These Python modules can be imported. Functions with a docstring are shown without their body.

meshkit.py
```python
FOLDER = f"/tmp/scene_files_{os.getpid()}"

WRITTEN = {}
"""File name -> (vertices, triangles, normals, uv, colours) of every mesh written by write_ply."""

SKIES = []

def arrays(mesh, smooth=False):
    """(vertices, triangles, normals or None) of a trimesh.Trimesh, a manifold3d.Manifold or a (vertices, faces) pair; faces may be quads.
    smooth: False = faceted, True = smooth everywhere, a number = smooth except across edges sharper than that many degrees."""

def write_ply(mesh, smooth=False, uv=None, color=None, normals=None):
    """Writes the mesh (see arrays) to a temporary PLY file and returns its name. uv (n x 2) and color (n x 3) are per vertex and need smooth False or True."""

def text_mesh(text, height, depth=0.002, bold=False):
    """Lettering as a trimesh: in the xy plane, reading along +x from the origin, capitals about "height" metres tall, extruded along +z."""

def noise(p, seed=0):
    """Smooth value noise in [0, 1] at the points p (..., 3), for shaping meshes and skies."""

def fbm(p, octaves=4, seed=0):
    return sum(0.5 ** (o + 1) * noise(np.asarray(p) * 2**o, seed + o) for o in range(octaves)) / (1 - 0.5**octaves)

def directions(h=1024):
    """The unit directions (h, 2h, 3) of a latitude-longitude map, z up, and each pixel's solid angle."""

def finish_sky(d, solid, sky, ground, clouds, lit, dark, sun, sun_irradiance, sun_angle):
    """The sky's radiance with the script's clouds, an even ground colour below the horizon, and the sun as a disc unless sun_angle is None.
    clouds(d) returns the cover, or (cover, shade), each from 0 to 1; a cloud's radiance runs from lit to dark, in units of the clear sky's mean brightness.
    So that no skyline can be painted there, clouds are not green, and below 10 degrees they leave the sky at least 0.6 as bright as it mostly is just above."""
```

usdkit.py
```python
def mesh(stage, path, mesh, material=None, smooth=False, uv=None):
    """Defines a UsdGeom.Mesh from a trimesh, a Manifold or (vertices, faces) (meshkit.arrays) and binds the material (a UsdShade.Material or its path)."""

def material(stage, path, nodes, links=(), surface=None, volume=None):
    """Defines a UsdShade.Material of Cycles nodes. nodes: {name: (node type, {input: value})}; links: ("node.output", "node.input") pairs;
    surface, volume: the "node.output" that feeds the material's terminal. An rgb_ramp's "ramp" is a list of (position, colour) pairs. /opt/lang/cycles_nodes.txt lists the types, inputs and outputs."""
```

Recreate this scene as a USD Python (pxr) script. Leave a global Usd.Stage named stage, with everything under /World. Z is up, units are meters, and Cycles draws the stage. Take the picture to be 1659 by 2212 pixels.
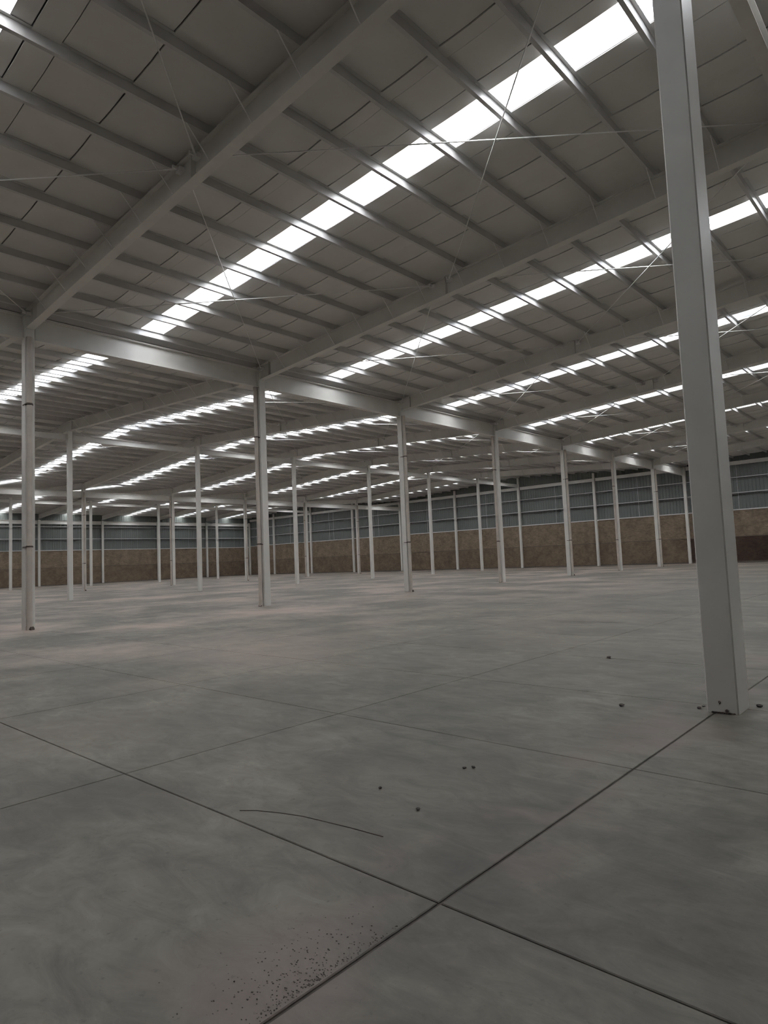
import math, random
import numpy as np, trimesh
import usdkit
from pxr import Usd, UsdGeom, UsdLux, UsdShade, Gf, Sdf, Vt

random.seed(7)
rng = np.random.default_rng(7)
stage = Usd.Stage.CreateInMemory()
UsdGeom.SetStageUpAxis(stage, UsdGeom.Tokens.z)
UsdGeom.SetStageMetersPerUnit(stage, 1.0)
UsdGeom.Xform.Define(stage, '/World')
stage.SetDefaultPrim(stage.GetPrimAtPath('/World'))
UsdGeom.Scope.Define(stage, '/World/Looks')

# ------------------------------------------------------------------ camera
F_PX, YAW, PITCH, ROLL, EYE = 1389.647, -0.737927, 0.0744495, -0.0419042, 1.6
IMG_W, IMG_H = 1659, 2212
cy_, sy_ = math.cos(YAW), math.sin(YAW)
fwd = np.array([sy_ * math.cos(PITCH), cy_ * math.cos(PITCH), math.sin(PITCH)])
r_ = np.array([cy_, -sy_, 0.0]); u_ = np.cross(r_, fwd)
right = r_ * math.cos(ROLL) + u_ * math.sin(ROLL)
up = -r_ * math.sin(ROLL) + u_ * math.cos(ROLL)
cam = UsdGeom.Camera.Define(stage, '/World/Camera')
cam.CreateProjectionAttr('perspective')
cam.CreateHorizontalApertureAttr(36.0)
cam.CreateVerticalApertureAttr(36.0 * IMG_H / IMG_W)
cam.CreateFocalLengthAttr(36.0 * F_PX / IMG_W)
cam.CreateClippingRangeAttr(Gf.Vec2f(0.05, 500.0))
cam.CreateExposureAttr(2.02)
M4 = Gf.Matrix4d(*right, 0, *up, 0, *(-fwd), 0, 0, 0, EYE, 1)
cam.AddTransformOp().Set(M4)

# ------------------------------------------------------------------ daylight: an even overcast sky
sky = UsdLux.DomeLight.Define(stage, '/World/OvercastSky')
sky.CreateIntensityAttr(1.0)
sky.CreateColorAttr(Gf.Vec3f(1.0, 0.99, 0.975))


def project(p):
    q = np.asarray(p, float) - [0, 0, EYE]
    z = q @ fwd
    return IMG_W / 2 + F_PX * (q @ right) / z, IMG_H / 2 - F_PX * (q @ up) / z, z


# ------------------------------------------------------------------ materials
def mat(name, nodes, links, surface='p.BSDF'):
    return usdkit.material(stage, '/World/Looks/' + name, nodes, links, surface=surface)


def paint(name, col, rough=0.45, var=0.06, scale=1.2, spec=0.5, stain=None):
    """Painted or coated metal with a faint uneven tone."""
    c = np.array(col)
    nodes = {'g': ('geometry', {}), 'n': ('noise_texture', {'scale': scale, 'detail': 5.0, 'roughness': 0.6}),
             'r': ('rgb_ramp', {'ramp': [(0.3, tuple(c * (1 - var))), (0.7, tuple(np.minimum(c * (1 + var), 1)))]}),
             'p': ('principled_bsdf', {'roughness': rough, 'specular_ior_level': spec})}
    links = [('g.position', 'n.vector'), ('n.fac', 'r.fac'), ('r.color', 'p.base_color')]
    return mat(name, nodes, links)


STEEL = paint('white_steel_paint', (0.74, 0.725, 0.685), 0.42)
COLUMN = paint('column_paint', (0.74, 0.725, 0.68), 0.42, 0.05, 0.8)
PURLIN = paint('purlin_paint', (0.60, 0.592, 0.575), 0.36, 0.05, 2.0)
ROD = paint('rod_paint', (0.85, 0.84, 0.82), 0.4)
PIPE = paint('drainpipe_plastic', (0.57, 0.51, 0.45), 0.5, 0.14, 1.5)
RUST = paint('rusty_clamp', (0.10, 0.075, 0.06), 0.7, 0.3, 9.0)
GUTTER = paint('gutter_sheet', (0.42, 0.42, 0.41), 0.4)
SHEET = paint('wall_sheet', (0.165, 0.183, 0.172), 0.5, 0.04, 0.6)
GIRT = paint('girt_paint', (0.66, 0.66, 0.65), 0.35)
ROOFSHEET = paint('roof_sheet', (0.30, 0.30, 0.30), 0.5)
STONE = paint('dark_stone', (0.10, 0.085, 0.075), 0.8, 0.3, 60.0)
CRUMB = paint('dry_dirt', (0.15, 0.13, 0.108), 0.9, 0.3, 80.0)
TAG = paint('white_tag', (0.80, 0.80, 0.78), 0.5)
CONCRETE_AND_BASE_SHADE = paint('concrete_band', (0.13, 0.11, 0.09), 0.8, 0.12, 3.0)  # also the painted shade of the strip along the wall base

BLANKET = mat('insulation_blanket', {
    'g': ('geometry', {}), 'o': ('object_info', {}),
    'n': ('noise_texture', {'scale': 0.9, 'detail': 6.0, 'roughness': 0.6}),
    'r': ('rgb_ramp', {'ramp': [(0.3, (0.69, 0.675, 0.645)), (0.7, (0.76, 0.745, 0.715))]}),
    'k': ('map_range', {'from_min': 0.0, 'from_max': 1.0, 'to_min': 0.95, 'to_max': 1.04}),
    'v': ('hsv', {}),
    'm': ('mapping', {'scale': (5.0, 1.5, 3.0)}),
    'n2': ('noise_texture', {'scale': 2.0, 'detail': 3.0}),
    'b': ('bump', {'strength': 0.25, 'distance': 0.02}),
    'p': ('principled_bsdf', {'roughness': 0.5, 'specular_ior_level': 0.35})},
    [('g.position', 'n.vector'), ('n.fac', 'r.fac'), ('o.random', 'k.value'), ('k.result', 'v.value'), ('r.color', 'v.color'),
     ('v.color', 'p.base_color'), ('g.position', 'm.vector'), ('m.vector', 'n2.vector'), ('n2.fac', 'b.height'), ('b.normal', 'p.normal')])

# fibreglass skylight sheet: mostly a diffuser, partly see-through, with lengthwise strands
SKYLITE = mat('fibreglass_sheet', {
    'g': ('geometry', {}), 'm': ('mapping', {'scale': (0.12, 16.0, 0.1)}),
    'n': ('noise_texture', {'scale': 1.0, 'detail': 2.0}),
    'r': ('rgb_ramp', {'ramp': [(0.33, (0.16, 0.185, 0.235)), (0.46, (0.50, 0.54, 0.62)), (0.50, (0.90, 0.92, 0.95)), (0.8, (0.94, 0.95, 0.97))]}),
    't': ('translucent_bsdf', {}), 'q': ('transparent_bsdf', {}),
    'x': ('mix_closure', {'fac': 0.45})},
    [('g.position', 'm.vector'), ('m.vector', 'n.vector'), ('n.fac', 'r.fac'), ('r.color', 't.color'), ('r.color', 'q.color'),
     ('t.BSDF', 'x.closure1'), ('q.BSDF', 'x.closure2')], surface='x.closure')


def brick(name, c1, c2, mortar):
    return mat(name, {
        'g': ('geometry', {}), 'sx': ('separate_xyz', {}), 'a': ('math', {'math_type': 'add'}), 'c': ('combine_xyz', {}),
        'b': ('brick_texture', {'scale': 1.0, 'brick_width': 0.26, 'row_height': 0.075, 'mortar_size': 0.008, 'color1': c1, 'color2': c2, 'mortar': mortar}),
        'n': ('noise_texture', {'scale': 1.3, 'detail': 9.0, 'roughness': 0.78}),
        'k': ('map_range', {'from_min': 0.3, 'from_max': 0.7, 'to_min': 0.62, 'to_max': 1.36}),
        'v': ('hsv', {}),
        'p': ('principled_bsdf', {'roughness': 0.85, 'specular_ior_level': 0.2})},
        [('g.position', 'sx.vector'), ('sx.x', 'a.value1'), ('sx.y', 'a.value2'), ('a.value', 'c.x'), ('sx.z', 'c.y'), ('c.vector', 'b.vector'),
         ('g.position', 'n.vector'), ('n.fac', 'k.value'), ('k.result', 'v.value'), ('b.color', 'v.color'), ('v.color', 'p.base_color')])


BRICK = brick('tan_brick', (0.275, 0.213, 0.15), (0.195, 0.15, 0.106), (0.26, 0.215, 0.168))
BRICK_LOW = brick('brown_brick', (0.215, 0.165, 0.116), (0.165, 0.125, 0.088), (0.205, 0.165, 0.126))
BRICK_RED = brick('dark_red_brick', (0.075, 0.046, 0.035), (0.055, 0.036, 0.028), (0.10, 0.075, 0.06))


def floor_mat(name, dust_and_far_light):
    N = {
        'g': ('geometry', {}), 'o': ('object_info', {}), 'sx': ('separate_xyz', {}),
        # broad trowelled tone
        'n1': ('noise_texture', {'scale': 0.55, 'detail': 9.0, 'roughness': 0.66, 'distortion': 0.5}),
        'r1': ('rgb_ramp', {'ramp': [(0.36, (0.095, 0.0865, 0.066)), (0.50, (0.160, 0.1475, 0.118)), (0.64, (0.238, 0.221, 0.182))]}),
        # fine scuffs, stretched
        'm2': ('mapping', {'scale': (1.6, 3.4, 1.0), 'rotation': (0.0, 0.0, 0.74)}),
        'n2': ('noise_texture', {'scale': 1.4, 'detail': 7.0, 'roughness': 0.7, 'distortion': 0.8}),
        'k2': ('map_range', {'from_min': 0.34, 'from_max': 0.66, 'to_min': 0.74, 'to_max': 1.26}),
        'v2': ('hsv', {}),
        # reddish dust in patches; its pale tone also paints light on the far floor
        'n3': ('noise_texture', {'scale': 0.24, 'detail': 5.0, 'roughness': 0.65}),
        'k3': ('map_range', {'from_min': 0.44, 'from_max': 0.66, 'to_min': 0.0, 'to_max': dust_and_far_light, 'clamp': True}),
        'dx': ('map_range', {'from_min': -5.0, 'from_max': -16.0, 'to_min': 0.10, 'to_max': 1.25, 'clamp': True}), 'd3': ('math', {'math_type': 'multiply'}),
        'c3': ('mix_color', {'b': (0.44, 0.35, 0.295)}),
        # the dust that was swept against the joint line and the column
        'jx': ('math', {'math_type': 'add', 'value2': 2.12}), 'ja': ('math', {'math_type': 'absolute'}),
        'jk': ('map_range', {'from_min': 0.08, 'from_max': 0.62, 'to_min': 1.0, 'to_max': 0.0, 'clamp': True}),
        'n4': ('noise_texture', {'scale': 1.1, 'detail': 3.0}),
        'k4': ('map_range', {'from_min': 0.47, 'from_max': 0.60, 'to_min': 0.0, 'to_max': 0.6, 'clamp': True}),
        'j4': ('math', {'math_type': 'multiply'}),
        'c4': ('mix_color', {'b': (0.27, 0.20, 0.18)}),
        # small dark specks
        'n5': ('noise_texture', {'scale': 19.0, 'detail': 4.0, 'roughness': 0.6}),
        'k5': ('map_range', {'from_min': 0.62, 'from_max': 0.72, 'to_min': 0.0, 'to_max': 0.45, 'clamp': True}),
        'c5': ('mix_color', {'b': (0.09, 0.08, 0.07)}),
        'kr': ('map_range', {'from_min': 0.0, 'from_max': 1.0, 'to_min': 0.97, 'to_max': 1.03}), 'vr': ('hsv', {}),
        'rr': ('map_range', {'from_min': 0.3, 'from_max': 0.7, 'to_min': 0.42, 'to_max': 0.60}),
        'bp': ('bump', {'strength': 0.12, 'distance': 0.01}),
        'p': ('principled_bsdf', {'roughness': 0.5, 'specular_ior_level': 0.5})}
    L = [('g.position', 'n1.vector'), ('n1.fac', 'r1.fac'),
         ('g.position', 'm2.vector'), ('m2.vector', 'n2.vector'), ('n2.fac', 'k2.value'), ('k2.result', 'v2.value'), ('r1.color', 'v2.color'),
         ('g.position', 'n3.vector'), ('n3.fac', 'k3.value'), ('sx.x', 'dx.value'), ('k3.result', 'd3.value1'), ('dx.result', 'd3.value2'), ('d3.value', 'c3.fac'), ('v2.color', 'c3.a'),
         ('g.position', 'sx.vector'), ('sx.x', 'jx.value1'), ('jx.value', 'ja.value1'), ('ja.value', 'jk.value'),
         ('g.position', 'n4.vector'), ('n4.fac', 'k4.value'), ('k4.result', 'j4.value1'), ('jk.result', 'j4.value2'), ('j4.value', 'c4.fac'), ('c3.result', 'c4.a'),
         ('g.position', 'n5.vector'), ('n5.fac', 'k5.value'), ('k5.result', 'c5.fac'), ('c4.result', 'c5.a'),
         ('o.random', 'kr.value'), ('kr.result', 'vr.value'), ('c5.result', 'vr.color'), ('vr.color', 'p.base_color'),
         ('n1.fac', 'rr.value'), ('rr.result', 'p.roughness'), ('n2.fac', 'bp.height'), ('bp.normal', 'p.normal')]
    return mat(name, N, L)


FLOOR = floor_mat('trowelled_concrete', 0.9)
JOINT = paint('joint_bed', (0.115, 0.10, 0.085), 0.9, 0.25, 8.0)


# ------------------------------------------------------------------ geometry helpers
def box(x0, x1, y0, y1, z0, z1):
    m = trimesh.creation.box([abs(x1 - x0), abs(y1 - y0), abs(z1 - z0)])
    m.apply_translation([(x0 + x1) / 2, (y0 + y1) / 2, (z0 + z1) / 2])
    return m


HEX_F = np.array([[0, 2, 1], [0, 3, 2], [4, 5, 6], [4, 6, 7], [0, 1, 5], [0, 5, 4], [1, 2, 6], [1, 6, 5], [2, 3, 7], [2, 7, 6], [3, 0, 4], [3, 4, 7]])


def hexa(xa, xb, y0, y1, za0, za1, zb0, zb1):
    """A bar along x from xa to xb whose bottom and top run from za0/za1 to zb0/zb1."""
    if xa > xb:
        xa, xb, za0, za1, zb0, zb1 = xb, xa, zb0, zb1, za0, za1
    v = np.array([[xa, y0, za0], [xb, y0, zb0], [xb, y1, zb0], [xa, y1, za0], [xa, y0, za1], [xb, y0, zb1], [xb, y1, zb1], [xa, y1, za1]], float)
    return trimesh.Trimesh(v, HEX_F, process=False)


def bevel_box(x0, x1, y0, y1, z0, z1, b=0.012):
    """An upright box with chamfered vertical corners."""
    pts = [(x0 + b, y0), (x1 - b, y0), (x1, y0 + b), (x1, y1 - b), (x1 - b, y1), (x0 + b, y1), (x0, y1 - b), (x0, y0 + b)]
    n = len(pts)
    v = [(x, y, z0) for x, y in pts] + [(x, y, z1) for x, y in pts]
    f = [(i, (i + 1) % n, n + (i + 1) % n) for i in range(n)] + [(i, n + (i + 1) % n, n + i) for i in range(n)]
    f += [(0, i + 1, i) for i in range(1, n - 1)] + [(n, n + i, n + i + 1) for i in range(1, n - 1)]
    return trimesh.Trimesh(np.array(v, float), np.array(f), process=False)


def tube(p0, p1, r, n=8):
    p0, p1 = np.asarray(p0, float), np.asarray(p1, float)
    d = p1 - p0; L = np.linalg.norm(d); d /= L
    a = np.cross(d, [0, 0, 1.0]) if abs(d[2]) < 0.9 else np.cross(d, [1.0, 0, 0])
    a /= np.linalg.norm(a); b = np.cross(d, a)
    t = np.linspace(0, 2 * np.pi, n, endpoint=False)
    ring = np.outer(np.cos(t), a) * r + np.outer(np.sin(t), b) * r
    v = np.vstack([p0 + ring, p1 + ring, [p0], [p1]])
    f = []
    for i in range(n):
        j = (i + 1) % n
        f += [(i, j, n + j), (i, n + j, n + i), (2 * n, j, i), (2 * n + 1, n + i, n + j)]
    return trimesh.Trimesh(v, np.array(f), process=False)


def join(*ms):
    return trimesh.util.concatenate(list(ms))


def lump(c, r, sq=0.6, seed=0, sub=1):
    m = trimesh.creation.icosphere(sub, 1.0)
    rg = np.random.default_rng(seed)
    v = m.vertices * (1 + 0.28 * rg.standard_normal((len(m.vertices), 1)).clip(-1, 1))
    v = v * [r * rg.uniform(0.8, 1.3), r * rg.uniform(0.7, 1.1), r * sq]
    v[:, 2] -= v[:, 2].min()
    return trimesh.Trimesh(v + np.asarray(c), m.faces, process=False)


COUNT = {}


def numbered(parent, name):
    k = (parent, name)
    n = COUNT.get(k, 0); COUNT[k] = n + 1
    return f'{parent}/{name}' if n == 0 else f'{parent}/{name}_{n:03d}'


def meta(prim, label=None, cat=None, group=None, kind=None):
    for k, v in (('label', label), ('category', cat), ('group', group), ('kind', kind)):
        if v:
            prim.SetCustomDataByKey(k, v)
    return prim


def thing(name, label, cat, loc=(0, 0, 0), group=None, kind=None):
    x = UsdGeom.Xform.Define(stage, numbered('/World', name))
    x.AddTranslateOp().Set(Gf.Vec3d(*map(float, loc)))
    ORIGIN[str(x.GetPath())] = np.asarray(loc, float)
    return meta(x.GetPrim(), label, cat, group, kind)


ORIGIN = {}


def origin_of(path):
    top = '/'.join(path.split('/')[:3])
    return ORIGIN.get(top, np.zeros(3))


def part(parent, name, mesh, m, smooth=False, label=None, kind=None):
    """A mesh given in world coordinates, put under parent (whose origin is taken off)."""
    pp = str(parent.GetPath())
    mesh = trimesh.Trimesh(np.asarray(mesh.vertices) - origin_of(pp), mesh.faces, process=False)
    p = usdkit.mesh(stage, numbered(pp, name), mesh, m, smooth=smooth).GetPrim()
    return meta(p, label=label, kind=kind)


def single(name, mesh, m, label, cat, smooth=False, group=None, kind=None):
    """A thing that is one mesh, its origin at the middle of its base."""
    b = mesh.bounds
    c = np.array([(b[0][0] + b[1][0]) / 2, (b[0][1] + b[1][1]) / 2, b[0][2]])
    mesh = trimesh.Trimesh(np.asarray(mesh.vertices) - c, mesh.faces, process=False)
    p = usdkit.mesh(stage, numbered('/World', name), mesh, m, smooth=smooth)
    p.AddTranslateOp().Set(Gf.Vec3d(*map(float, c)))
    return meta(p.GetPrim(), label, cat, group, kind)


# ------------------------------------------------------------------ the grid of the hall (x across the ridges, y along them)
V0, SV, U0, SU = 6.984, 8.623, -1.897, 18.745
UC, UD, UE, UF = U0 - SU, U0 - 2 * SU, U0 - 3 * SU, U0 - 4 * SU      # valley, ridge, valley, ridge
U_BACK, U_FRONT = -93.26, U0 + SU
V_RIGHT, V_LEFT = V0 + 7 * SV, V0 - 2 * SV
SLOPE, Z_COL, RAFTER, PURL = 0.058, 9.0, 0.575, 0.20
Z_RIDGE = Z_COL + SLOPE * SU


def fv(i):
    return V0 + SV * i


VALLEYS = [UC, UE, U_FRONT]


def zb(u):
    """Underside of the rafters."""
    for valley in VALLEYS:
        if abs(u - valley) <= SU + 1e-6:
            return Z_COL + SLOPE * abs(u - valley)
    return Z_COL + SLOPE * max(0.0, SU - abs(u - UF))       # last, shortened slope


ORD = ['first', 'second', 'third', 'fourth', 'fifth', 'sixth', 'seventh', 'eighth', 'ninth', 'tenth', 'eleventh', 'twelfth', 'thirteenth', 'fourteenth']
BAYNAME = {-2: 'roof bay behind the camera', -1: 'leftmost roof bay', 0: 'second roof bay from left', 1: 'third roof bay from left', 2: 'fourth roof bay from left', 3: 'fifth roof bay from left',
           4: 'sixth roof bay from left', 5: 'seventh roof bay from left', 6: 'roof bay against the gable wall'}
# slopes: name, ridge, valley
SLOPES = [('nearest roof slope', U0, UC), ('second roof slope back', UD, UC), ('third roof slope back', UD, UE), ('fourth roof slope back', UF, UE),
          ('farthest roof slope', UF, U_BACK)]
NEAR_SLOPE = ('roof slope over the camera', U0, U_FRONT)

# ------------------------------------------------------------------ floor: sawn concrete slabs on a dark bed
floor = thing('floor', 'grey concrete warehouse floor cut into slabs by thin dark joints', 'floor', kind='structure')
part(floor, 'joint_bed', box(U_BACK - 0.3, U_FRONT + 0.3, V_LEFT - 0.3, V_RIGHT + 0.3, -0.25, -0.009), JOINT)
xj = [-1.965 + 3.13 * k for k in range(-30, 8)]
xj = [x for x in xj if U_BACK < x < U_FRONT]
xs = [U_BACK - 0.2] + xj + [U_FRONT + 0.2]
yj = [2.43 + 2.325 * k for k in range(-6, 29)]
yj = [y for y in yj if V_LEFT < y < V_RIGHT]
ys = [V_LEFT - 0.2] + yj + [V_RIGHT + 0.2]
far = []
for i in range(len(xs) - 1):
    for j in range(len(ys) - 1):
        wide = lambda x: 0.009 if abs(x + 1.965) < 0.01 else 0.005
        x0, x1 = xs[i] + wide(xs[i]), xs[i + 1] - wide(xs[i + 1])
        y0, y1 = ys[j] + 0.005, ys[j + 1] - 0.005
        c = np.array([(x0 + x1) / 2, (y0 + y1) / 2, 0])
        corners = [project((x, y, 0)) for x in (x0, x1) for y in (y0, y1)]
        near = np.hypot(c[0], c[1]) < 24 and any(q[2] > 0.3 and -150 < q[0] < IMG_W + 150 for q in corners)
        if near:
            b = 0.004
            v = np.array([[x0, y0, -0.1], [x1, y0, -0.1], [x1, y1, -0.1], [x0, y1, -0.1], [x0, y0, -b], [x1, y0, -b], [x1, y1, -b], [x0, y1, -b],
                          [x0 + b, y0 + b, 0], [x1 - b, y0 + b, 0], [x1 - b, y1 - b, 0], [x0 + b, y1 - b, 0]])
            q = [(0, 1, 5, 4), (1, 2, 6, 5), (2, 3, 7, 6), (3, 0, 4, 7), (4, 5, 9, 8), (5, 6, 10, 9), (6, 7, 11, 10), (7, 4, 8, 11), (8, 9, 10, 11)]
            f = [t for a, bq, cq, d in q for t in ((a, bq, cq), (a, cq, d))]
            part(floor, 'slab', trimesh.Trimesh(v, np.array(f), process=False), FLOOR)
        else:
            far.append(box(x0, x1, y0, y1, -0.1, 0))
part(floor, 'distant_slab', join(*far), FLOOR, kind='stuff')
# hairline crack running across one slab, filled with dirt
ck = [(-3.69, 2.53), (-3.60, 2.595), (-3.45, 2.66), (-3.28, 2.715), (-3.1, 2.745), (-2.9, 2.775), (-2.66, 2.80)]
cm = [tube((a[0], a[1], 0.0), (b[0], b[1], 0.0), 0.0042, 5) for a, b in zip(ck[:-1], ck[1:])]
part(floor, 'crack', join(*cm), JOINT, label='thin curved dark crack in the concrete slab')

# ------------------------------------------------------------------ roof: insulation blankets under metal sheets, one structure per slope
SKY0, SKY1 = 3.40, 4.23            # skylight strip within a bay
SEAMS = [0.0, 1.84, 2.15, 3.02, SKY0, SKY1, 4.78, 5.96, 6.51, 7.17, SV]
SEAMS_LEFT = [0.0, 1.15, 2.50, SKY0 + 0.68, SKY1 + 0.68, 5.23, 5.70, 6.93, SV]


def roof_z(u):
    return zb(u) + RAFTER + PURL


def purlin_us(ridge, valley):
    s = 1 if valley > ridge else -1
    n = max(2, int(round((abs(valley - ridge) - 0.5) / 1.402)) + 1)
    return [ridge + s * (0.2 + 1.402 * k) for k in range(n)]


def strip_mesh(ridge, valley, y0, y1, drop, belly=0.05):
    """A blanket between two seams: it rests on the purlins and sags a little between them."""
    pu = purlin_us(ridge, valley)
    end = valley + (0.30 if ridge > valley else -0.30)
    us = [ridge]
    for a, b in zip(pu[:-1], pu[1:]):
        us += [a, a + (b - a) * 0.2, (a + b) / 2, b - (b - a) * 0.2]
    us += [pu[-1]] + ([end] if abs(end - ridge) > abs(pu[-1] - ridge) + 0.02 else [])
    rows = []
    for k, u in enumerate(us):
        d = min(abs(u - p) for p in pu)
        sag = belly * (1 - (1 - min(d / 0.7, 1)) ** 2) if us[0] != u else 0.0
        rows.append(roof_z(u) + 0.005 - sag * 0.6 - drop)
    us, rows = np.array(us), np.array(rows)
    t = 0.03
    n = len(us)
    v = np.vstack([np.c_[us, np.full(n, y0), rows], np.c_[us, np.full(n, y1), rows], np.c_[us, np.full(n, y0), rows + t], np.c_[us, np.full(n, y1), rows + t]])
    f = []
    for i in range(n - 1):
        a, b, c, d = i, i + 1, n + i + 1, n + i
        f += [(a, c, b), (a, d, c)]
        a2, b2, c2, d2 = (x + 2 * n for x in (a, b, c, d))
        f += [(a2, b2, c2), (a2, c2, d2), (a, b, b2), (a, b2, a2), (d, c2, c), (d, d2, c2)]
    f = np.array(f)
    if us[1] < us[0]:
        f = f[:, ::-1]
    return trimesh.Trimesh(v, f, process=False)


def corrugated(ua, ub, za, zb_, y0, y1, waves=5):
    """One ribbed translucent sheet from ua to ub."""
    w = (y1 - y0) / waves
    prof = []
    for k in range(waves):
        b = y0 + k * w
        prof += [(b, 0.0), (b + 0.55 * w, 0.0), (b + 0.67 * w, 0.03), (b + 0.88 * w, 0.03)]
    prof.append((y1, 0.0))
    n = len(prof)
    v = [(ua, y, za + d) for y, d in prof] + [(ub, y, zb_ + d) for y, d in prof]
    f = []
    for i in range(n - 1):
        f += [(i, i + 1, n + i + 1), (i, n + i + 1, n + i)]
    return trimesh.Trimesh(np.array(v, float), np.array(f), process=False)


def make_slope(idx, name, ridge, valley, bays, lit_bays):
    roof = thing('ceiling', f'underside of the {name} of the hall, pale insulation blankets over purlins', 'ceiling', kind='structure')
    out = {4: U_BACK - 0.5, 9: U_FRONT + 0.5}.get(idx, valley)         # the last sheets overhang the walls
    z0 = roof_z(ridge) + 0.10
    z1 = z0 + (roof_z(valley) - roof_z(ridge)) * abs(out - ridge) / abs(valley - ridge)
    for b in bays:
        seams, sk = (SEAMS, SKY0) if b >= 0 else (SEAMS_LEFT, SKY0 + 0.68)
        has = b in lit_bays
        for k, (a, c) in enumerate(zip(seams[:-1], seams[1:])):
            if abs(a - sk) < 1e-6 and has:
                continue
            part(roof, 'insulation_strip', strip_mesh(ridge, valley, fv(b) + a + 0.011, fv(b) + c - 0.011, 0.016 * (k % 2), 0.018 if abs(c - sk) < 1e-6 or abs(a - sk - SKY1 + SKY0) < 1e-6 else 0.05), BLANKET, smooth=30)
        # metal roof sheets above, cut for the skylight strip
        cuts = [(0.0, sk), (sk + SKY1 - SKY0, SV)] if has else [(0.0, SV)]
        cuts[0] = (cuts[0][0] - (0.6 if b == -2 else 0), cuts[0][1]); cuts[-1] = (cuts[-1][0], cuts[-1][1] + (0.6 if b == 6 else 0))
        for a, c in cuts:
            part(roof, 'roof_sheet', hexa(ridge, out, fv(b) + a, fv(b) + c, z0, z0 + 0.03, z1, z1 + 0.03), ROOFSHEET)
        if not has:
            continue
        y0, y1 = fv(b) + sk, fv(b) + sk + SKY1 - SKY0
        s = thing('skylight', f'translucent ribbed skylight strip, {BAYNAME[b]}, {name}', 'skylight', ((ridge + valley) / 2, (y0 + y1) / 2, roof_z((ridge + valley) / 2)))
        pu = purlin_us(ridge, valley)
        sgn = 1 if valley > ridge else -1
        edges = [ridge + sgn * 0.02] + [u + sgn * 0.02 for u in pu[1:]] + [valley - sgn * 0.28]
        if abs(edges[-1] - ridge) < abs(edges[-2] - ridge) + 0.05:
            edges.pop(-1)
        for ua, ub in zip(edges[:-1], edges[1:]):
            part(s, 'skylight_panel', corrugated(ua, ub - sgn * 0.004, roof_z(ua) + 0.055, roof_z(ub) + 0.055, y0 - 0.03, y1 + 0.03), SKYLITE)
        for yy, q in ((y0, -1), (y1, 1)):
            part(s, 'edge_trim', hexa(ridge + sgn * 0.05, valley - sgn * 0.28, yy - 0.006 + 0.008 * q, yy + 0.006 + 0.008 * q, roof_z(ridge) + 0.0, roof_z(ridge) + 0.13, roof_z(valley) + 0.0, roof_z(valley) + 0.13), GUTTER)
    return roof


for n, (name, ridge, valley) in enumerate(SLOPES):
    make_slope(n, name, ridge, valley, range(-2, 7), range(-2 if n == 0 else -1, 7))
make_slope(9, *NEAR_SLOPE, range(-2, 7), range(0, 7))
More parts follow.
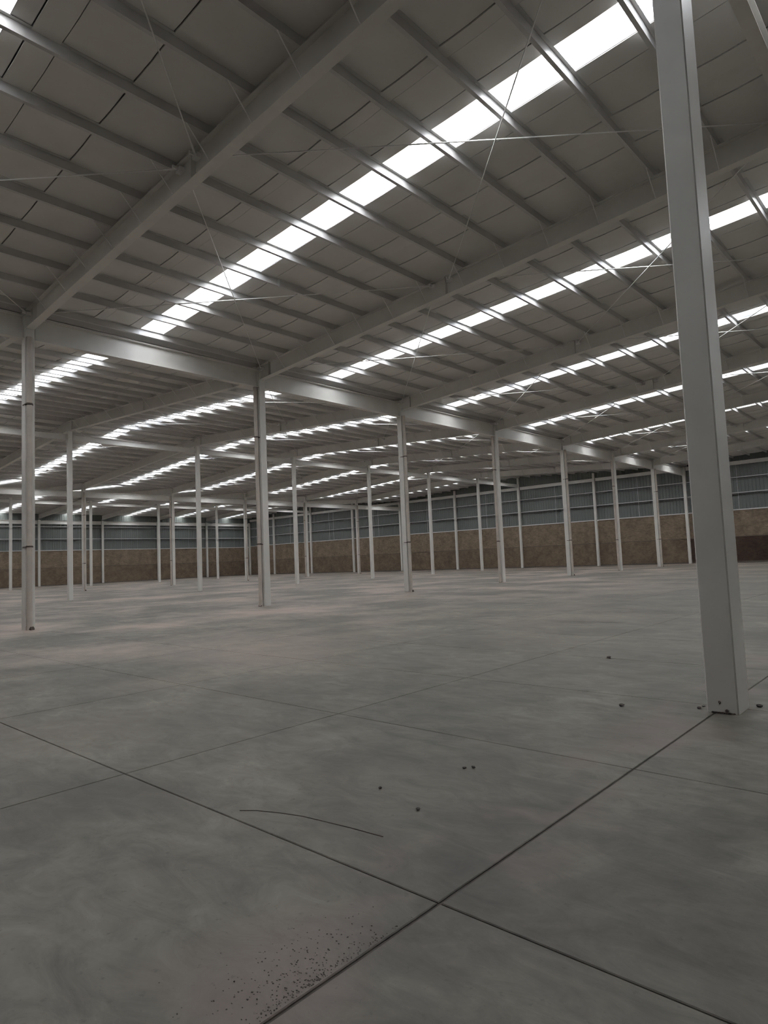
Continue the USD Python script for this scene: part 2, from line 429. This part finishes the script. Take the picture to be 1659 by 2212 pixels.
# ridge caps and valley gutters
for u, w in ((U0, 'over the nearest ridge columns'), (UD, 'over the second row of ridge columns'), (UF, 'over the farthest row of ridge columns')):
    z = roof_z(u) + 0.14
    single('ridge_cap', box(u - 0.3, u + 0.3, V_LEFT, V_RIGHT, z, z + 0.02), ROOFSHEET, f'folded metal ridge cap {w}', 'ridge cap', kind='structure')
for u, w in ((UC, 'nearest'), (UE, 'farther')):
    z = Z_COL + RAFTER + 0.03
    g = thing('valley_gutter', f'long grey sheet metal gutter along the {w} roof valley', 'gutter', (u, (V_LEFT + V_RIGHT) / 2, z), kind='structure')
    part(g, 'gutter_floor', box(u - 0.26, u + 0.26, V_LEFT, V_RIGHT, z, z + 0.012), GUTTER)
    for s in (-1, 1):
        part(g, 'gutter_side', box(u + s * 0.26 - 0.006, u + s * 0.26 + 0.006, V_LEFT, V_RIGHT, z, z + 0.26), GUTTER)

# ------------------------------------------------------------------ walls
def girder_mesh(axis, at, a, b, z0, z1, half, t=0.014, w=0.010):
    """Web, bottom and top flange of an I-beam along x or y."""
    def bx(p0, p1, q0, q1, r0, r1):
        return box(q0, q1, p0, p1, r0, r1) if axis == 'y' else box(p0, p1, q0, q1, r0, r1)
    return bx(a, b, at - w / 2, at + w / 2, z0 + t, z1 - t), bx(a, b, at - half, at + half, z0, z0 + t), bx(a, b, at - half, at + half, z1 - t, z1)


POST_U = [UC - 9.3725 * k for k in range(-3, 8)]
POST_U = [u for u in POST_U if u > U_BACK + 1]


def ribbed_sheet(a, b, z0, ztop, plane, along, facing, pitch=0.31):
    """Trapezoidal cladding between a and b; ztop(u) gives its upper edge."""
    n = max(1, int(round((b - a) / pitch)))
    prof = []
    w = (b - a) / n
    for k in range(n):
        s = a + k * w
        prof += [(s, 0.0), (s + 0.72 * w, 0.0), (s + 0.80 * w, -0.03), (s + 0.92 * w, -0.03)]
    prof.append((b, 0.0))
    v, m = [], len(prof)
    for z in (0, 1):
        for s, d in prof:
            zz = z0 if z == 0 else ztop(s)
            v.append((s, plane + d * facing, zz) if along == 'x' else (plane + d * facing, s, zz))
    f = []
    for i in range(m - 1):
        f += [(i, i + 1, m + i + 1), (i, m + i + 1, m + i)]
    return trimesh.Trimesh(np.array(v, float), np.array(f), process=False)


wr = thing('wall_right', 'far right gable wall, tan brick below, grey ribbed sheeting above', 'wall', (0, V_RIGHT, 0), kind='structure')
edges = sorted([U_BACK] + POST_U + [U_FRONT])
for a, b in zip(edges[:-1], edges[1:]):
    low = BRICK_RED if b > -13 else BRICK_LOW
    part(wr, 'brick_panel', box(a + 0.01, b - 0.01, V_RIGHT + 0.02, V_RIGHT + 0.2, 0.0, 2.40), low)
    part(wr, 'brick_panel', box(a + 0.01, b - 0.01, V_RIGHT + 0.02, V_RIGHT + 0.2, 2.46, 4.90), BRICK)
    part(wr, 'plinth', box(a + 0.01, b - 0.01, V_RIGHT - 0.01, V_RIGHT + 0.02, 0.0, 0.13), CONCRETE_AND_BASE_SHADE)  # dark strip added to paint the shadow gap at the wall foot
    part(wr, 'concrete_band', box(a + 0.01, b - 0.01, V_RIGHT + 0.05, V_RIGHT + 0.2, 2.40, 2.46), CONCRETE_AND_BASE_SHADE)
    brk = [s for s in (UD, UE, UF, UC, U0) if a + 0.05 < s < b - 0.05]
    part(wr, 'cladding', ribbed_sheet(a - (0.2 if a == U_BACK else 0), b, 4.95, lambda s: roof_z(s) + 0.115, V_RIGHT + 0.16, 'x', -1), SHEET)
    part(wr, 'base_channel', box(a + 0.16, b - 0.16, V_RIGHT - 0.04, V_RIGHT + 0.2, 4.90, 5.0), GIRT)
    for z in (6.42, 7.88):
        part(wr, 'girt', join(box(a + 0.16, b - 0.16, V_RIGHT - 0.05, V_RIGHT - 0.045, z + 0.09, z + 0.17), box(a + 0.16, b - 0.16, V_RIGHT - 0.05, V_RIGHT + 0.12, z + 0.165, z + 0.17), box(a + 0.16, b - 0.16, V_RIGHT - 0.04, V_RIGHT + 0.12, z - 0.03, z - 0.025)), GIRT)
    for q in (0.45, 0.55) if a < -60 else (0.5,):
        m_ = a + (b - a) * q
        part(wr, 'sag_rod', tube((m_, V_RIGHT - 0.06, 4.98), (m_, V_RIGHT - 0.06, 9.2), 0.018, 6), GIRT)
    w_, bf, tf = girder_mesh('x', V_RIGHT - 0.02, a + 0.15, b - 0.15, 9.2, 9.55, 0.11)
    part(wr, 'gable_beam', join(w_, bf, tf), STEEL)

wb = thing('wall_back', 'far left back wall, tan brick below, grey ribbed sheeting above', 'wall', (U_BACK, 0, 0), kind='structure')
yb = [V_LEFT] + [fv(i) for i in range(-1, 7)] + [V_RIGHT]
for a, b in zip(yb[:-1], yb[1:]):
    part(wb, 'brick_panel', box(U_BACK - 0.2, U_BACK - 0.02, a + 0.01, b - 0.01, 0.0, 2.40), BRICK_LOW)
    part(wb, 'brick_panel', box(U_BACK - 0.2, U_BACK - 0.02, a + 0.01, b - 0.01, 2.46, 4.78), BRICK)
    part(wb, 'plinth', box(U_BACK - 0.02, U_BACK + 0.01, a + 0.01, b - 0.01, 0.0, 0.13), CONCRETE_AND_BASE_SHADE)  # added dark strip, shade painted along the back wall foot
    part(wb, 'concrete_band', box(U_BACK - 0.2, U_BACK - 0.05, a + 0.01, b - 0.01, 2.40, 2.46), CONCRETE_AND_BASE_SHADE)
    part(wb, 'cladding', ribbed_sheet(a, b + (0.2 if b == V_RIGHT else 0), 4.8, lambda s: roof_z(U_BACK) + 0.12, U_BACK - 0.16, 'y', 1), SHEET)
    part(wb, 'base_channel', box(U_BACK - 0.2, U_BACK + 0.04, a + 0.16, b - 0.16, 4.76, 4.86), GIRT)
    for z in (6.26, 7.95):
        part(wb, 'girt', join(box(U_BACK + 0.045, U_BACK + 0.05, a + 0.16, b - 0.16, z + 0.09, z + 0.17), box(U_BACK - 0.12, U_BACK + 0.05, a + 0.16, b - 0.16, z + 0.165, z + 0.17), box(U_BACK - 0.12, U_BACK + 0.04, a + 0.16, b - 0.16, z - 0.03, z - 0.025)), GIRT)
    for q in (0.33, 0.62):
        m_ = a + (b - a) * q
        part(wb, 'sag_rod', tube((U_BACK + 0.06, m_, 4.85), (U_BACK + 0.06, m_, 8.4), 0.008, 6), GIRT)
    w_, bf, tf = girder_mesh('y', U_BACK + 0.02, a + 0.15, b - 0.15, 8.42, 8.92, 0.14)
    part(wb, 'eave_beam', join(w_, bf, tf), STEEL)

wl = thing('wall_left', 'brick gable wall behind the camera, out of frame', 'wall', (0, V_LEFT, 0), kind='structure')
part(wl, 'brick_panel', box(U_BACK, U_FRONT, V_LEFT - 0.2, V_LEFT, 0, 4.9), BRICK)
ue = sorted([U_BACK, UF, UE, UD, UC, U0, U_FRONT])
for a, b in zip(ue[:-1], ue[1:]):
    part(wl, 'cladding', hexa(a, b, V_LEFT - 0.1, V_LEFT - 0.05, 4.9, roof_z(a) + 0.09, 4.9, roof_z(b) + 0.09), SHEET)
wf = thing('wall_front', 'brick side wall beyond the right edge of view', 'wall', (U_FRONT, 0, 0), kind='structure')
part(wf, 'brick_panel', box(U_FRONT, U_FRONT + 0.2, V_LEFT, V_RIGHT, 0, 4.9), BRICK)
part(wf, 'cladding', box(U_FRONT + 0.05, U_FRONT + 0.1, V_LEFT, V_RIGHT, 4.9, roof_z(U_FRONT) + 0.09), SHEET)

# ------------------------------------------------------------------ columns
def column(u, v, top, wx, wy, label, pipe=None, name='steel_column', detail=True):
    c = thing(name, label, 'column', (u, v, 0), kind='thing')
    part(c, 'shaft', bevel_box(u - wx / 2, u + wx / 2, v - wy / 2, v + wy / 2, 0.0, top - 0.016), COLUMN)
    if detail:
        part(c, 'cap_plate', box(u - wx / 2 - 0.04, u + wx / 2 + 0.04, v - wy / 2 - 0.03, v + wy / 2 + 0.03, top - 0.016, top - 0.001), STEEL)
    if pipe:
        r = 0.082
        pu, pv = (u + wx / 2 + r + 0.012, v - 0.05) if pipe == 'u' else (u - 0.02, v - wy / 2 - r - 0.012)
        p = part(c, 'downpipe', join(tube((pu, pv, 0.10), (pu, pv, top - (0.80 if top < 9.6 else 0.32)), r, 14), tube((pu, pv, 0.0), (pu, pv, 0.12), r * 1.15, 14)), PIPE, smooth=40, label='brownish plastic drainpipe')
        for z in (2.4, 6.65):
            cl = join(tube((pu, pv, z), (pu, pv, z + 0.05), r * 1.12, 14))
            ex = box(pu - 0.11, pu + 0.11, pv - 0.10, pv + 0.10, z + 0.005, z + 0.035) if False else box(min(pu, u), max(pu, u), pv - 0.11, pv + 0.11, z + 0.005, z + 0.03) if pipe == 'u' else box(pu - 0.11, pu + 0.11, min(pv, v), max(pv, v), z + 0.005, z + 0.03)
            part(p, 'clamp', join(cl, ex), RUST, label='dark rusty pipe clamp')
        part(p, 'outlet_shoe', tube((pu, pv, 0.0), (pu + (0.10 if pipe == 'u' else 0.03), pv - (0.06 if pipe != 'u' else -0.05), 0.05), r * 0.9, 10), RUST, label='dark outlet at the foot of the pipe')
    return c


PC = column(U0, V0, Z_RIDGE, 0.28, 0.40, 'tall white box steel column standing alone in the right foreground')
part(PC, 'anchor_nut', lump((U0 + 0.04, V0 - 0.205, 0.02), 0.014, 0.8, 3), STONE)  # dark lump added for the notch at the column foot
part(PC, 'anchor_nut', lump((U0 - 0.02, V0 - 0.203, 0.085), 0.010, 1.6, 4), STONE)  # dark lump added for the scuff on the column face
part(PC, 'mortar_bead', join(*[lump((U0 - 0.08 + 0.02 * k, V0 - 0.205, 0.0), 0.014, 0.5, 20 + k) for k in range(10)]), RUST)
for i in range(0, 7):
    column(UC, fv(i), Z_COL + 0.52, 0.28, 0.28, f'white steel column with brown drainpipe, {ORD[i]} from left in the nearest drainpipe row', 'u' if i % 2 == 0 else 'v')
for i in range(1, 7):
    column(UD, fv(i), Z_RIDGE, 0.25, 0.25, f'plain white steel column without pipe, {ORD[i - 1]} from left in the middle ridge row')
for i in range(2, 7):
    column(UE, fv(i), Z_COL + 0.52, 0.28, 0.28, f'small distant white column with drainpipe, {ORD[i - 2]} from left in the farther drainpipe row', 'u' if i % 2 == 0 else 'v')
for i in range(2, 7):
    column(UF, fv(i), Z_RIDGE, 0.25, 0.25, f'thin distant white column without pipe, {ORD[i - 2]} from left in the farthest free-standing row', detail=False)
for k, u in enumerate(POST_U):
    x = project((u, V_RIGHT, 0))[0]
    if x < IMG_W + 40:
        n = sum(1 for q in POST_U if project((q, V_RIGHT, 0))[0] <= x + 1)
        top = 9.2 if abs(u - UD) > 1 and abs(u - UF) > 1 else 9.2
        c = thing('wall_post', f'slim white post against the right brick gable wall, {ORD[n - 1]} post from its far left corner', 'post', (u, V_RIGHT - 0.15, 0))
        part(c, 'shaft', bevel_box(u - 0.13, u + 0.13, V_RIGHT - 0.28, V_RIGHT - 0.01, 0, 9.19), COLUMN)
        part(c, 'stub', bevel_box(u - 0.10, u + 0.10, V_RIGHT - 0.24, V_RIGHT - 0.01, 9.19, roof_z(u) - 0.22), STEEL)
part_corner = thing('wall_post', 'slim white corner post where the brick back wall meets the gable wall', 'post', (U_BACK + 0.15, V_RIGHT - 0.15, 0))
part(part_corner, 'shaft', bevel_box(U_BACK + 0.01, U_BACK + 0.27, V_RIGHT - 0.27, V_RIGHT - 0.01, 0, 9.0), COLUMN)
for n, i in enumerate(range(2, 7)):
    c = thing('wall_post', f'slim white post against the brick back wall, {ORD[n]} from left', 'post', (U_BACK + 0.15, fv(i), 0))
    part(c, 'shaft', bevel_box(U_BACK + 0.01, U_BACK + 0.27, fv(i) - 0.13, fv(i) + 0.13, 0, 8.98), COLUMN)

# ------------------------------------------------------------------ girders along the column rows
def girder(row, u, i, z0, z1, half, what):
    a, b = fv(i) + 0.15, fv(i + 1) - 0.15
    g = thing('girder', f'white steel girder {what}, {BAYNAME[i]}', 'girder', (u, (a + b) / 2, z0))
    w_, bf, tf = girder_mesh('y', u, a, b, z0, z1, half)
    part(g, 'web', w_, STEEL); part(g, 'bottom_flange', bf, STEEL); part(g, 'top_flange', tf, STEEL)
    if row < 3:
        for e in (a, b - 0.014):
            part(g, 'end_plate', box(u - half, u + half, e, e + 0.014, z0 + 0.014, z1 - 0.014), STEEL)


for i in range(-1, 2):
    girder(0, U0, i, 9.57, 9.93, 0.10, 'along the nearest ridge')
for i in range(-1, 7):
    girder(1, UC, i, 8.70, 9.40, 0.125, 'on the nearest drainpipe columns')
    girder(2, UD, i, 9.52, 9.88, 0.10, 'on the middle ridge row of columns')
for i in range(0, 7):
    girder(3, UE, i, 8.28, 8.80, 0.125, 'on the farther drainpipe columns')
    girder(4, UF, i, 9.50, 9.82, 0.10, 'on the farthest ridge row of columns')

# ------------------------------------------------------------------ rafters
def rafter(n, i):
    name, ridge, valley = SLOPES[n]
    y = fv(i)
    if n < 4:
        valley += 0.15 if ridge > valley else -0.15                  # butts against the valley column
    za, zb_ = zb(ridge), zb(valley)
    order = ORD[i + 1] if i >= -1 else ''
    frame = {-1: 'just left of the nearest rafter'}.get(i, f'{ORD[i]} frame from left')
    r = thing('rafter', f'white steel I-beam rafter, {frame}, {name}', 'rafter', ((ridge + valley) / 2, y, (za + zb_) / 2))
    t = 0.014
    part(r, 'web', hexa(ridge, valley, y - 0.005, y + 0.005, za + t, za + RAFTER - t, zb_ + t, zb_ + RAFTER - t), STEEL)
    part(r, 'bottom_flange', hexa(ridge, valley, y - 0.12, y + 0.12, za, za + t, zb_, zb_ + t), STEEL)
    part(r, 'top_flange', hexa(ridge, valley, y - 0.12, y + 0.12, za + RAFTER - t, za + RAFTER, zb_ + RAFTER - t, zb_ + RAFTER), STEEL)
    if n < 2:
        for q in (0.03, 0.5, 0.97):
            u = ridge + (valley - ridge) * q
            for s in (-1, 1):
                part(r, 'stiffener', box(u - 0.006, u + 0.006, y + s * 0.06 - 0.055, y + s * 0.06 + 0.055, zb(u) + t, zb(u) + RAFTER - t), STEEL)
        for u in purlin_us(ridge, valley)[1:-1]:
            part(r, 'flange_brace', tube((u - 0.02, y - 0.62, zb(u) + RAFTER + 0.03), (u - 0.02, y - 0.10, zb(u) + t + 0.01), 0.013, 6), ROD)
    return r


for n in range(5):
    for i in range(-1 if n < 2 else 0, 7):
        rafter(n, i)

# ------------------------------------------------------------------ purlins (Z sections)
def purlin_mesh(u, y0, y1):
    z, t = zb(u) + RAFTER, 0.004
    return join(box(u - t, u, y0, y1, z, z + PURL - 0.006), box(u - 0.08, u - t, y0, y1, z, z + t), box(u - 0.08, u - 0.08 + t, y0, y1, z + t, z + 0.025),
                box(u, u + 0.07, y0, y1, z + PURL - 0.006 - t, z + PURL - 0.006))


rest = []
budget = 292
for n, (name, ridge, valley) in enumerate(SLOPES + [NEAR_SLOPE]):
    for b in range(-2, 7):
        for k, u in enumerate(purlin_us(ridge, valley)):
            m_ = purlin_mesh(u, fv(b) + 0.003, fv(b + 1) - 0.003)
            e = [project((u, y, zb(u) + RAFTER)) for y in np.linspace(fv(b), fv(b + 1), 9)]
            seen = any(q[2] > 0.5 and 0 < q[0] < IMG_W and 0 < q[1] < IMG_H for q in e)
            if seen and n < 3 and budget > 0:
                budget -= 1
                single('purlin', m_, PURLIN, f'pale purlin, {ORD[k]} from the ridge, {BAYNAME[b]}, {name}', 'purlin')
            else:
                rest.append(m_)
single('distant_purlin', join(*rest), PURLIN, 'rows of small distant purlins under the farther roof slopes', 'purlin', kind='stuff')

# ------------------------------------------------------------------ bracing rods crossing under the purlins
def rod(n, b, upper, rising):
    name, ridge, valley = SLOPES[n]
    s = 1 if valley > ridge else -1
    mid = ridge + s * 9.3
    a, c = (ridge + s * 0.45, mid - s * 0.15) if upper else (mid + s * 0.5, valley - s * 0.2)
    if rising:
        a, c = c, a
    dz = 0.47 if rising else 0.435
    p0 = np.array([a, fv(b) + 0.10, zb(a) + dz]); p1 = np.array([c, fv(b + 1) - 0.10, zb(c) + dz])
    which = 'upper' if upper else 'lower'
    lean = 'climbing rightward' if rising else 'descending rightward'
    r = thing('bracing_rod', f'thin bracing rod {lean}, {which} cross, {BAYNAME[b]}, {name}', 'rod', (p0 + p1) / 2)
    d = (p1 - p0) / np.linalg.norm(p1 - p0)
    part(r, 'rod', tube(p0 + d * 0.1, p1 - d * 0.1, 0.014, 6), ROD, smooth=60)
    for p, q in ((p0, 1), (p1, -1)):
        part(r, 'clevis', join(tube(p + d * q * 0.05, p + d * q * 0.32, 0.024, 6), box(p[0] - 0.09, p[0] + 0.09, p[1] - q * 0.09, p[1] + q * 0.02, p[2] - 0.07, p[2] + 0.03), box(p[0] - 0.02, p[0] + 0.02, p[1] - q * 0.05, p[1] + q * 0.14, p[2] - 0.03, p[2] + 0.03)), ROD)


for n in range(3):
    for b in range(-1, 6):
        if n and b < 1:
            continue
        for upper in (True, False):
            for rising in (True, False):
                rod(n, b, upper, rising)

# ------------------------------------------------------------------ small things
tz = zb(-14.72) + RAFTER
single('hanging_tag', box(-14.70, -14.685, 11.88, 11.94, tz - 0.03, tz + 0.24), TAG, 'small white strip hanging from a purlin beside the skylight', 'tag')
PEB = [(-2.13, 6.86, 0.022, 'dark stone chip on the floor just left of the foreground column'), (-2.12, 6.97, 0.013, 'tiny dark stone chip touching the left corner of the foreground column'),
       (-1.68, 7.24, 0.024, 'flat dark stone chip on the floor just right of the foreground column'),
       (-4.14, 9.40, 0.030, 'dark stone chip lying farthest out on the open floor, left of the foreground column'), (-2.80, 6.59, 0.022, 'dark stone chip alone on the floor left of the foreground column'),
       (-2.93, 4.11, 0.016, 'upper chip of a dark pair on the slab left of the wide joint'), (-2.98, 4.06, 0.013, 'lower chip of a dark pair on the slab left of the wide joint'),
       (-3.21, 3.37, 0.013, 'lone small chip on the slab above the curved crack'), (-2.75, 3.23, 0.014, 'flat dark smudge-like chip right of the curved crack end')]
for k, (x, y, r, lab) in enumerate(PEB):
    single('stone_chip', lump((x, y, 0.0), r, 0.5, 40 + k), STONE, lab, 'stone')
crumbs = []
for k in range(420):
    t = rng.uniform(0, 1)
    x = -1.99 - abs(rng.normal(0, 0.16)) if k % 3 else -1.985 - abs(rng.normal(0, 0.02))
    y = rng.normal(1.72, 0.22)
    crumbs.append(lump((x, y, 0.0), rng.uniform(0.0015, 0.0042), 0.5, 500 + k, 0))
single('dirt_crumbs', join(*crumbs), CRUMB, 'scatter of dark dirt crumbs beside the wide floor joint in the foreground', 'dirt', kind='stuff')
